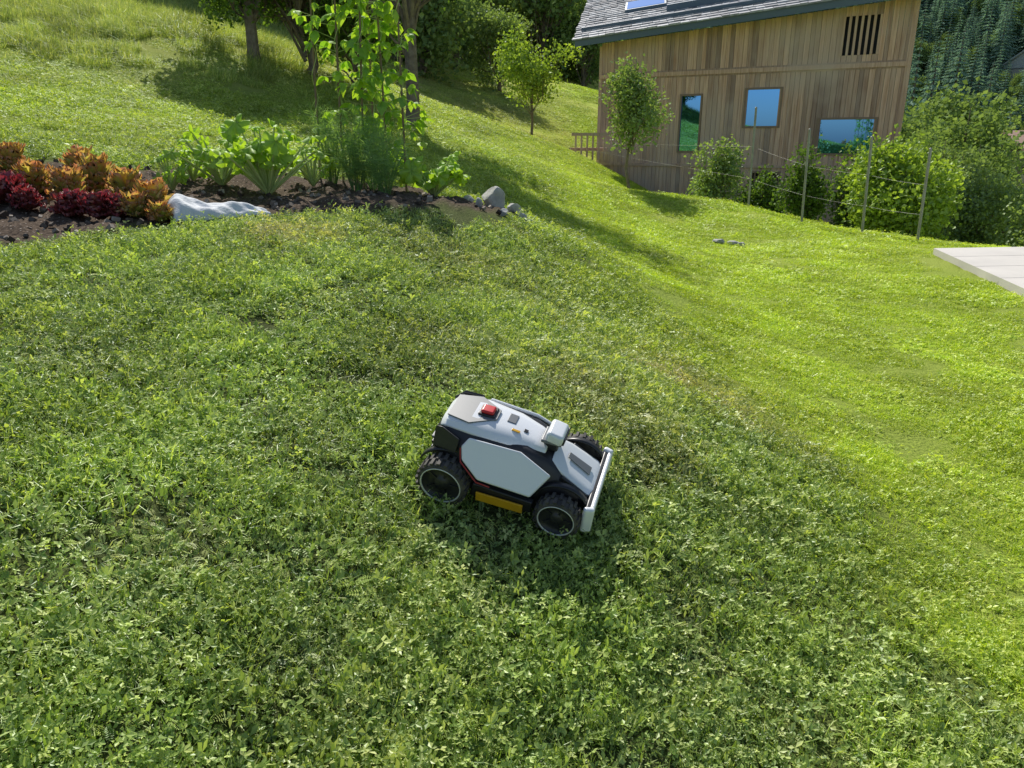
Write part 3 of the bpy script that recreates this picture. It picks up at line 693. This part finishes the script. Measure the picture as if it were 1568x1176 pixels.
def bean(u,Y,H,n,lean,low=.1,spread=.17):
    p=P(u,275,Y);p[2]=gz(p[0],p[1]);mb=MB()
    mb.tube([[0,0,-.2],[lean[0]*.5,lean[1]*.5,H*.5],[lean[0],lean[1],H]],[.012,.011,.009],7,0,0)
    tt=np.linspace(0,1,60);vine=[[lean[0]*t+.025*math.cos(t*40),lean[1]*t+.025*math.sin(t*40),H*t] for t in tt];mb.tube(vine,[.004]*60,4,.5,1)
    for i in range(n):
        t=low+(1-low)*rng.random()**.9;a=rng.random()*6.28;q=rng.uniform(.03,spread)
        c=np.array([lean[0]*t+q*math.cos(a),lean[1]*t+q*math.sin(a),H*t+rng.normal(0,.03)])
        mb.tube([[lean[0]*t,lean[1]*t,H*t-.04],c],[.003,.002],4,.5,1)
        for k in range(3):
            an=a+(k-1)*1.2;s=rng.uniform(.05,.13);tilt=rng.uniform(.2,1.4)
            M=Matrix.Rotation(an,3,'Z')@Matrix.Rotation(tilt,3,'Y')@Matrix.Rotation(rng.normal(0,.4),3,'X')
            o=[(0,0,0),(.12,.28,-.01),(.42,.42,-.03),(.75,.25,-.05),(1.12,0,-.14),(.75,-.25,-.05),(.42,-.42,-.03),(.12,-.28,-.01),(.45,0,.04)]
            V=[c+np.array(M@Vector((x*s,y*s,z*s))) for x,y,z in o]
            mb.add(V,[[0,1,2,8],[8,2,3,4],[8,4,5,6],[0,8,6,7]],rng.random(),2)
    ob=mb.obj('climbing_bean_plant',[polem,stem_m,Bl],False);ob.location=p
bean(490,8.2,2.5,18,(.06,0),.5,.20);bean(525,8.0,2.4,56,(.03,.1),.2,.28);bean(556,7.7,2.4,80,(.07,.1),.15,.2);bean(596,8.1,2.4,85,(-.06,.05),.1,.28);bean(622,7.7,2.3,60,(-.02,0),.1,.2);bean(575,8.6,2.4,60,(.02,0),.1,.2)
Fm=leafmat('fennel_leaf',(.18,.31,.12),(.38,.56,.22),trans=.5,gloss=.03)
def fennel(u,Y,H,n):
    p=P(u,280,Y);p[2]=gz(p[0],p[1]);mb=MB()
    for i in range(n):
        a=rng.random()*6.28;q=rng.uniform(.02,.24);h=H*rng.uniform(.5,1)
        e=np.array([q*1.3*math.cos(a),q*1.3*math.sin(a),h]);mb.tube([[0.03*math.cos(a),.03*math.sin(a),0],e*[.5,.5,.55],e],[.006,.004,.002],4,.4)
        for j in range(6):
            t=rng.uniform(.25,1);c=e*[t,t,t];m=22
            d=rng.normal(size=(m,3));d[:,2]=np.abs(d[:,2])*.6;d/=np.linalg.norm(d,axis=1)[:,None];l=rng.uniform(.04,.12,m)[:,None]
            w=np.cross(d,rng.normal(size=(m,3)));w/=np.linalg.norm(w,axis=1)[:,None]
            c2=c+rng.normal(0,.025,(m,3))
            V=np.stack([c2,c2+d*l*.5+w*.0022,c2+d*l,c2+d*l*.5-w*.0022],1).reshape(-1,3);mb.add(V,np.arange(4*m).reshape(-1,4),rng.random())
    ob=mb.obj('fennel_plant',Fm);ob.location=p
fennel(545,7.4,.80,24);fennel(510,7.8,.8,20);fennel(590,7.2,.6,16);fennel(575,7.6,.75,18)
def cloth():
    nu,nv=60,24;V=[]
    a=P(266,318,5.2);b=P(414,330,5.6)
    ax=(b-a)[:2];L=np.linalg.norm(ax);ax/=L;pr=np.array([-ax[1],ax[0]])
    for i in range(nu+1):
        t=i/nu
        for j in range(nv+1):
            q=j/nv;w=.40*(1-.6*t)
            x,y=a[:2]+ax*L*t+pr*(q*w+.02*math.sin(t*11))
            e=math.sin(math.pi*q)**.6
            st_=min(1,t/.12)**.5
            h=(.13*(1-t)**.8*st_+.02)*e*(1+.14*math.sin(t*9+1)+.1*math.sin(q*9+t*5))+.010*math.sin(t*9-q*12)*e+.004*math.sin(t*31+q*17)
            V.append((x,y,gz(x,y)+.035+h))
    Q=[[i*(nv+1)+j,i*(nv+1)+j+1,(i+1)*(nv+1)+j+1,(i+1)*(nv+1)+j] for i in range(nu) for j in range(nv)]
    mb=MB();mb.add(V,Q);m=pmat('white_fleece',(.74,.76,.78),.8,nz=(9,(.58,.60,.63)),bump=.5,bscale=25);mb.obj('row_cover_cloth',m,True)
cloth()
print('garden',time.time()-T0)

# ------------------------------------------------------------------ mower
white=pmat('white_plastic',(.84,.86,.88),.20,spec=.7);black=pmat('black_plastic',(.020,.020,.022),.38,nz=(30,(.03,.03,.032)));grey=pmat('grey_plastic',(.17,.18,.19),.4)
rubber=pmat('tyre_rubber',(.035,.034,.032),.75,nz=(20,(.12,.11,.09)));red=pmat('red_button_mat',(.62,.03,.035),.3);yellow=pmat('amber_reflector',(.75,.42,.015),.3,nz=(12,(.6,.32,.02)));silver=pmat('silver_ring',(.70,.70,.66),.35,.2);redline=pmat('dark_red_trim',(.38,.03,.03),.4)
mower=empty('robotic_lawn_mower')
def fin(bm,name,mat,bev=.004,smooth=True,seg=3):
    me=bpy.data.meshes.new(name);bmesh.ops.recalc_face_normals(bm,faces=bm.faces);bm.to_mesh(me);bm.free();me.materials.append(mat)
    ob=bpy.data.objects.new(name,me);scene.collection.objects.link(ob);ob.parent=mower
    if bev:
        b=ob.modifiers.new('b','BEVEL');b.width=bev;b.segments=seg;b.limit_method='ANGLE';b.angle_limit=rad(25)
    if smooth:
        for p_ in me.polygons: p_.use_smooth=True
        ob.modifiers.new('w','WEIGHTED_NORMAL')
    return ob
def loft(name,secs,mat,bev=.008):
    bm=bmesh.new();rings=[]
    for x,h in secs:
        pts_=[(y,z) for y,z in h]+[(-y,z) for y,z in reversed(h)]
        rings.append([bm.verts.new((x,y,z)) for y,z in pts_])
    n=len(rings[0])
    for a,b in zip(rings,rings[1:]):
        for k in range(n): bm.faces.new((a[k],a[(k+1)%n],b[(k+1)%n],b[k]))
    bm.faces.new(rings[0]);bm.faces.new(rings[-1][::-1])
    return fin(bm,name,mat,bev)
def slab(name,poly,nrm,th,mat,bev=.003):
    bm=bmesh.new();nrm=Vector(nrm).normalized();a=[bm.verts.new(Vector(p_)) for p_ in poly];b=[bm.verts.new(Vector(p_)+nrm*th) for p_ in poly];n=len(a)
    bm.faces.new(b);bm.faces.new(a[::-1])
    for k in range(n): bm.faces.new((a[k],a[(k+1)%n],b[(k+1)%n],b[k]))
    return fin(bm,name,mat,bev)
def bx(name,c,s,mat,bev=.004,rot=None):
    bm=bmesh.new();bmesh.ops.create_cube(bm,size=1)
    for v in bm.verts: v.co=Vector((v.co.x*s[0],v.co.y*s[1],v.co.z*s[2]))
    if rot: bmesh.ops.rotate(bm,verts=bm.verts,matrix=Euler(rot).to_matrix())
    for v in bm.verts: v.co+=Vector(c)
    return fin(bm,name,mat,bev)
loft('body',[(-.272,[(.07,.222),(.095,.190),(.11,.14),(.10,.08)]),(-.235,[(.085,.250),(.12,.210),(.125,.15),(.12,.06)]),(-.11,[(.088,.252),(.128,.207),(.160,.140),(.14,.055)]),
 (.04,[(.086,.238),(.124,.195),(.160,.128),(.14,.05)]),(.115,[(.075,.212),(.105,.175),(.125,.120),(.12,.05)]),(.25,[(.075,.128),(.095,.11),(.105,.09),(.10,.05)])],black,.012)
loft('top_shell',[(-.258,[(.035,.250),(.060,.244),(.074,.230),(.066,.220)]),(-.235,[(.045,.270),(.072,.264),(.090,.250),(.084,.235)]),(-.14,[(.042,.277),(.076,.269),(.098,.250),(.090,.235)]),(-.02,[(.036,.266),(.066,.258),(.090,.240),(.085,.225)]),(.06,[(.030,.246),(.054,.239),(.072,.224),(.068,.21)]),(.10,[(.026,.232),(.045,.226),(.058,.210),(.054,.20)])],white,.008)
slab('grey_deck',[(-.240,-.058,.2675),(-.240,.058,.2675),(-.16,.076,.2705),(-.080,.026,.2735),(-.080,-.026,.2735),(-.16,-.076,.2705)],(0,0,1),.0050,grey,.0015)
bx('stop_button',(-.118,0,.287),(.044,.040,.014),red,.006)
bx('button_bezel',(-.118,0,.2795),(.058,.054,.008),black,.003)
bx('control_pad',(-.035,.012,.2685),(.030,.044,.004),grey,.0015,(0,.1,0));bx('label',(-.01,-.038,.264),(.028,.010,.003),yellow,.001,(0,.12,0));bx('label_2',(.02,-.018,.258),(.014,.014,.003),black,.001,(0,.2,0))
for sg in(-1,1):
    pl=[(-.162,.124,.212),(-.142,.108,.242),(.030,.099,.236),(.140,.110,.182),(.092,.166,.120),(-.085,.174,.136),(-.150,.146,.176)]
    pl=[(x,sg*y,z) for x,y,z in pl]
    if sg>0: pl=pl[::-1]
    slab('side_panel',pl,(0,sg*.8,.6),.012,white,.007)
    e1=Vector((-.152,sg*.156,.174));e2=Vector((-.086,sg*.184,.133));e0=Vector((-.163,sg*.134,.212))
    m_=MB();m_.tube([list(e0),list(e1),list(e2),[-.04,sg*.183,.128]],[.0026]*4,6);m_.obj('panel_trim',redline,parent=mower)
    slab('side_skirt',[(-.11,sg*.135,.045),(.10,sg*.135,.045),(.105,sg*.15,.105),(-.10,sg*.15,.115)][::-sg or 1],(0,sg,0),.025,black,.006)
    slab('side_reflector',[(-.085,sg*.166,.045),(.075,sg*.166,.045),(.075,sg*.172,.086),(-.085,sg*.172,.086)][::-sg or 1],(0,sg,.1),.008,yellow,.003)
    for (x,r,nm) in ((-.2,.098,'rear_fender'),(.19,.084,'front_fender')):
        m_=MB();V=[];n=14
        for k in range(n+1):
            a=rad(20+140*k/n)
            for (rr2,yy) in ((r+.004,.112),(r+.004,.134),(r+.010,.134),(r+.010,.112)): V.append((x+rr2*math.cos(a),sg*yy,.083+rr2*math.sin(a)*.95))
        Q=[[k*4+j,k*4+(j+1)%4,(k+1)*4+(j+1)%4,(k+1)*4+j] for k in range(n) for j in range(4)];m_.add(V,Q);m_.obj(nm,black,True,parent=mower)
for k in range(4):
    for sg in(-1,1): bx('rear_vent',(-.262,sg*.075,.125+.022*k),(.03,.045,.010),grey if k%2 else black,.003)
for sg in(-1,1): slab('rear_corner',[(-.266,sg*.080,.232),(-.235,sg*.103,.252),(-.17,sg*.122,.236),(-.175,sg*.140,.190),(-.262,sg*.114,.175)][::sg],(-.1,sg*.8,.6),.010,black,.005)
loft('hood',[(.125,[(.040,.214),(.062,.205),(.060,.194)]),(.165,[(.054,.194),(.080,.182),(.078,.17)]),(.262,[(.066,.140),(.090,.129),(.086,.118)]),(.278,[(.058,.128),(.078,.120),(.073,.112)])],white,.006)
slab('hood_inset',[(.170,-.014,.1950),(.250,-.020,.1500),(.250,.020,.1500),(.170,.014,.1950)],(.5,0,.87),.0025,grey,.001)
for sg in(-1,1): bx('hood_side_strip',(.215,sg*.088,.142),(.11,.012,.020),black,.004,(0,.48,0))
bx('camera_neck',(.108,0,.235),(.05,.06,.045),black,.008)
bx('camera_module',(.118,0,.272),(.060,.090,.040),white,.013,(0,.18,0));bx('camera_face',(.150,0,.266),(.006,.074,.026),black,.002,(0,.18,0));bx('camera_base',(.110,0,.252),(.07,.080,.012),grey,.005)
bx('bumper_bar',(.292,0,.108),(.016,.31,.050),white,.007);bx('bumper_inner',(.279,0,.09),(.020,.30,.08),black,.006)
for sg in(-1,1):
    bx('bumper_end',(.284,sg*.155,.088),(.036,.022,.100),white,.009,(0,0,-sg*.35));bx('bumper_arm',(.262,sg*.085,.10),(.06,.03,.03),black,.006)
bx('front_nose',(.262,0,.085),(.04,.18,.07),black,.012);bx('axle',(.19,0,.075),(.03,.27,.03),black,.003);bx('rear_axle',(-.2,0,.085),(.04,.27,.04),black,.003);bx('cutting_deck',(0,0,.05),(.26,.25,.04),black,.01)
def wheel(nm,x,y,r,w,lugs,sg):
    e=bpy.data.objects.new(nm,None);scene.collection.objects.link(e);e.parent=mower;e.location=(x,y,r)
    def lathe(prof,mat,name,n=56):
        m_=MB();V=[(pr*math.cos(6.2832*k/n),sg*py,pr*math.sin(6.2832*k/n)) for pr,py in prof for k in range(n)]
        Q=[[i*n+k,i*n+(k+1)%n,(i+1)*n+(k+1)%n,(i+1)*n+k] for i in range(len(prof)-1) for k in range(n)];m_.add(V,Q);return m_.obj(name,mat,True,parent=e)
    h=w/2
    lathe([(r*.55,-h),(r*.86,-h),(r*.93,-h*.8),(r*.94,0),(r*.93,h*.8),(r*.86,h),(r*.79,h*1.02),(r*.77,h*.9)],rubber,'tyre')
    lathe([(r*.80,h*1.0),(r*.80,h*1.08),(r*.762,h*1.08),(r*.75,h*.9)],silver,'ring')
    lathe([(r*.75,h*.95),(r*.68,h*.5),(r*.30,h*.45),(r*.26,h*.75),(r*.02,h*.8),(.0005,h*.8)],black,'hub')
    m_=MB()
    for k in range(lugs):
        a=6.2832*k/lugs
        for s2 in(-1,1):
            off=a+(.5*6.2832/lugs if s2>0 else 0);R=np.array(Matrix.Rotation(-off,3,'Y'))
            m_.box(R@np.array([r*.965,s2*h*.47,0]),(r*.09,h*.98,r*.13),R)
    m_.obj('tread_lugs',rubber,parent=e)
    m_=MB()
    for k in range(5):
        a=6.2832*k/5;R=np.array(Matrix.Rotation(-a,3,'Y'));m_.box(R@np.array([r*.46,sg*h*.52,0]),(r*.42,.006,r*.09),R)
    m_.obj('spokes',black,parent=e)
for sg in(-1,1):
    wheel('rear_wheel',-.2,sg*.168,.088,.062,22,sg);wheel('front_wheel',.19,sg*.165,.076,.052,18,sg)
head=rad(-15)
c0=np.array([(-.21+.14)/2+.045,2.235+.145])
hx=np.array([math.cos(head),math.sin(head)]);hy=np.array([-hx[1],hx[0]])
def wp(x,y): q=c0+hx*x+hy*y;return np.array([q[0],q[1],gz(q[0],q[1])])
fr_=(wp(.19,.17)+wp(.19,-.17))/2;re_=(wp(-.2,.17)+wp(-.2,-.17))/2;le_=(wp(.19,.17)+wp(-.2,.17))/2;ri_=(wp(.19,-.17)+wp(-.2,-.17))/2
Xa=Vector(fr_-re_).normalized();Ya=Vector(le_-ri_).normalized();Za=Xa.cross(Ya).normalized();Ya=Za.cross(Xa)
cen=(fr_+re_)/2
M=Matrix((Xa,Ya,Za)).transposed().to_4x4();M.translation=Vector(cen)+Za*.008
mower.matrix_world=M

# ------------------------------------------------------------------ light, world, camera
s=Vector((-.25,1,1.10)).normalized()
sun=bpy.data.lights.new('sun','SUN');sun.energy=5;sun.angle=rad(.5);sun.color=(1,.96,.88)
so=bpy.data.objects.new('sun',sun);scene.collection.objects.link(so);so.rotation_euler=s.to_track_quat('Z','Y').to_euler();so.location=(0,0,30)
w=bpy.data.worlds.new('World');scene.world=w;w.use_nodes=True;nt=w.node_tree
sky=nt.nodes.new('ShaderNodeTexSky');sky.sky_type='NISHITA';sky.sun_disc=False;sky.sun_elevation=math.asin(s.z);sky.sun_rotation=math.atan2(s.x,s.y)
bg=nt.nodes['Background'];bg.inputs[1].default_value=.11;nt.links.new(sky.outputs[0],bg.inputs[0])
cam=bpy.data.cameras.new('camera');co=bpy.data.objects.new('camera',cam);scene.collection.objects.link(co)
cam.sensor_width=36;cam.lens=36*F/1568;cam.clip_end=2000;cam.clip_start=.05
co.location=(0,0,CZ);co.rotation_euler=(rad(90)-PIT,0,0);scene.camera=co
scene.view_settings.view_transform='Standard';scene.view_settings.look='None';scene.view_settings.exposure=0
print('done',time.time()-T0)
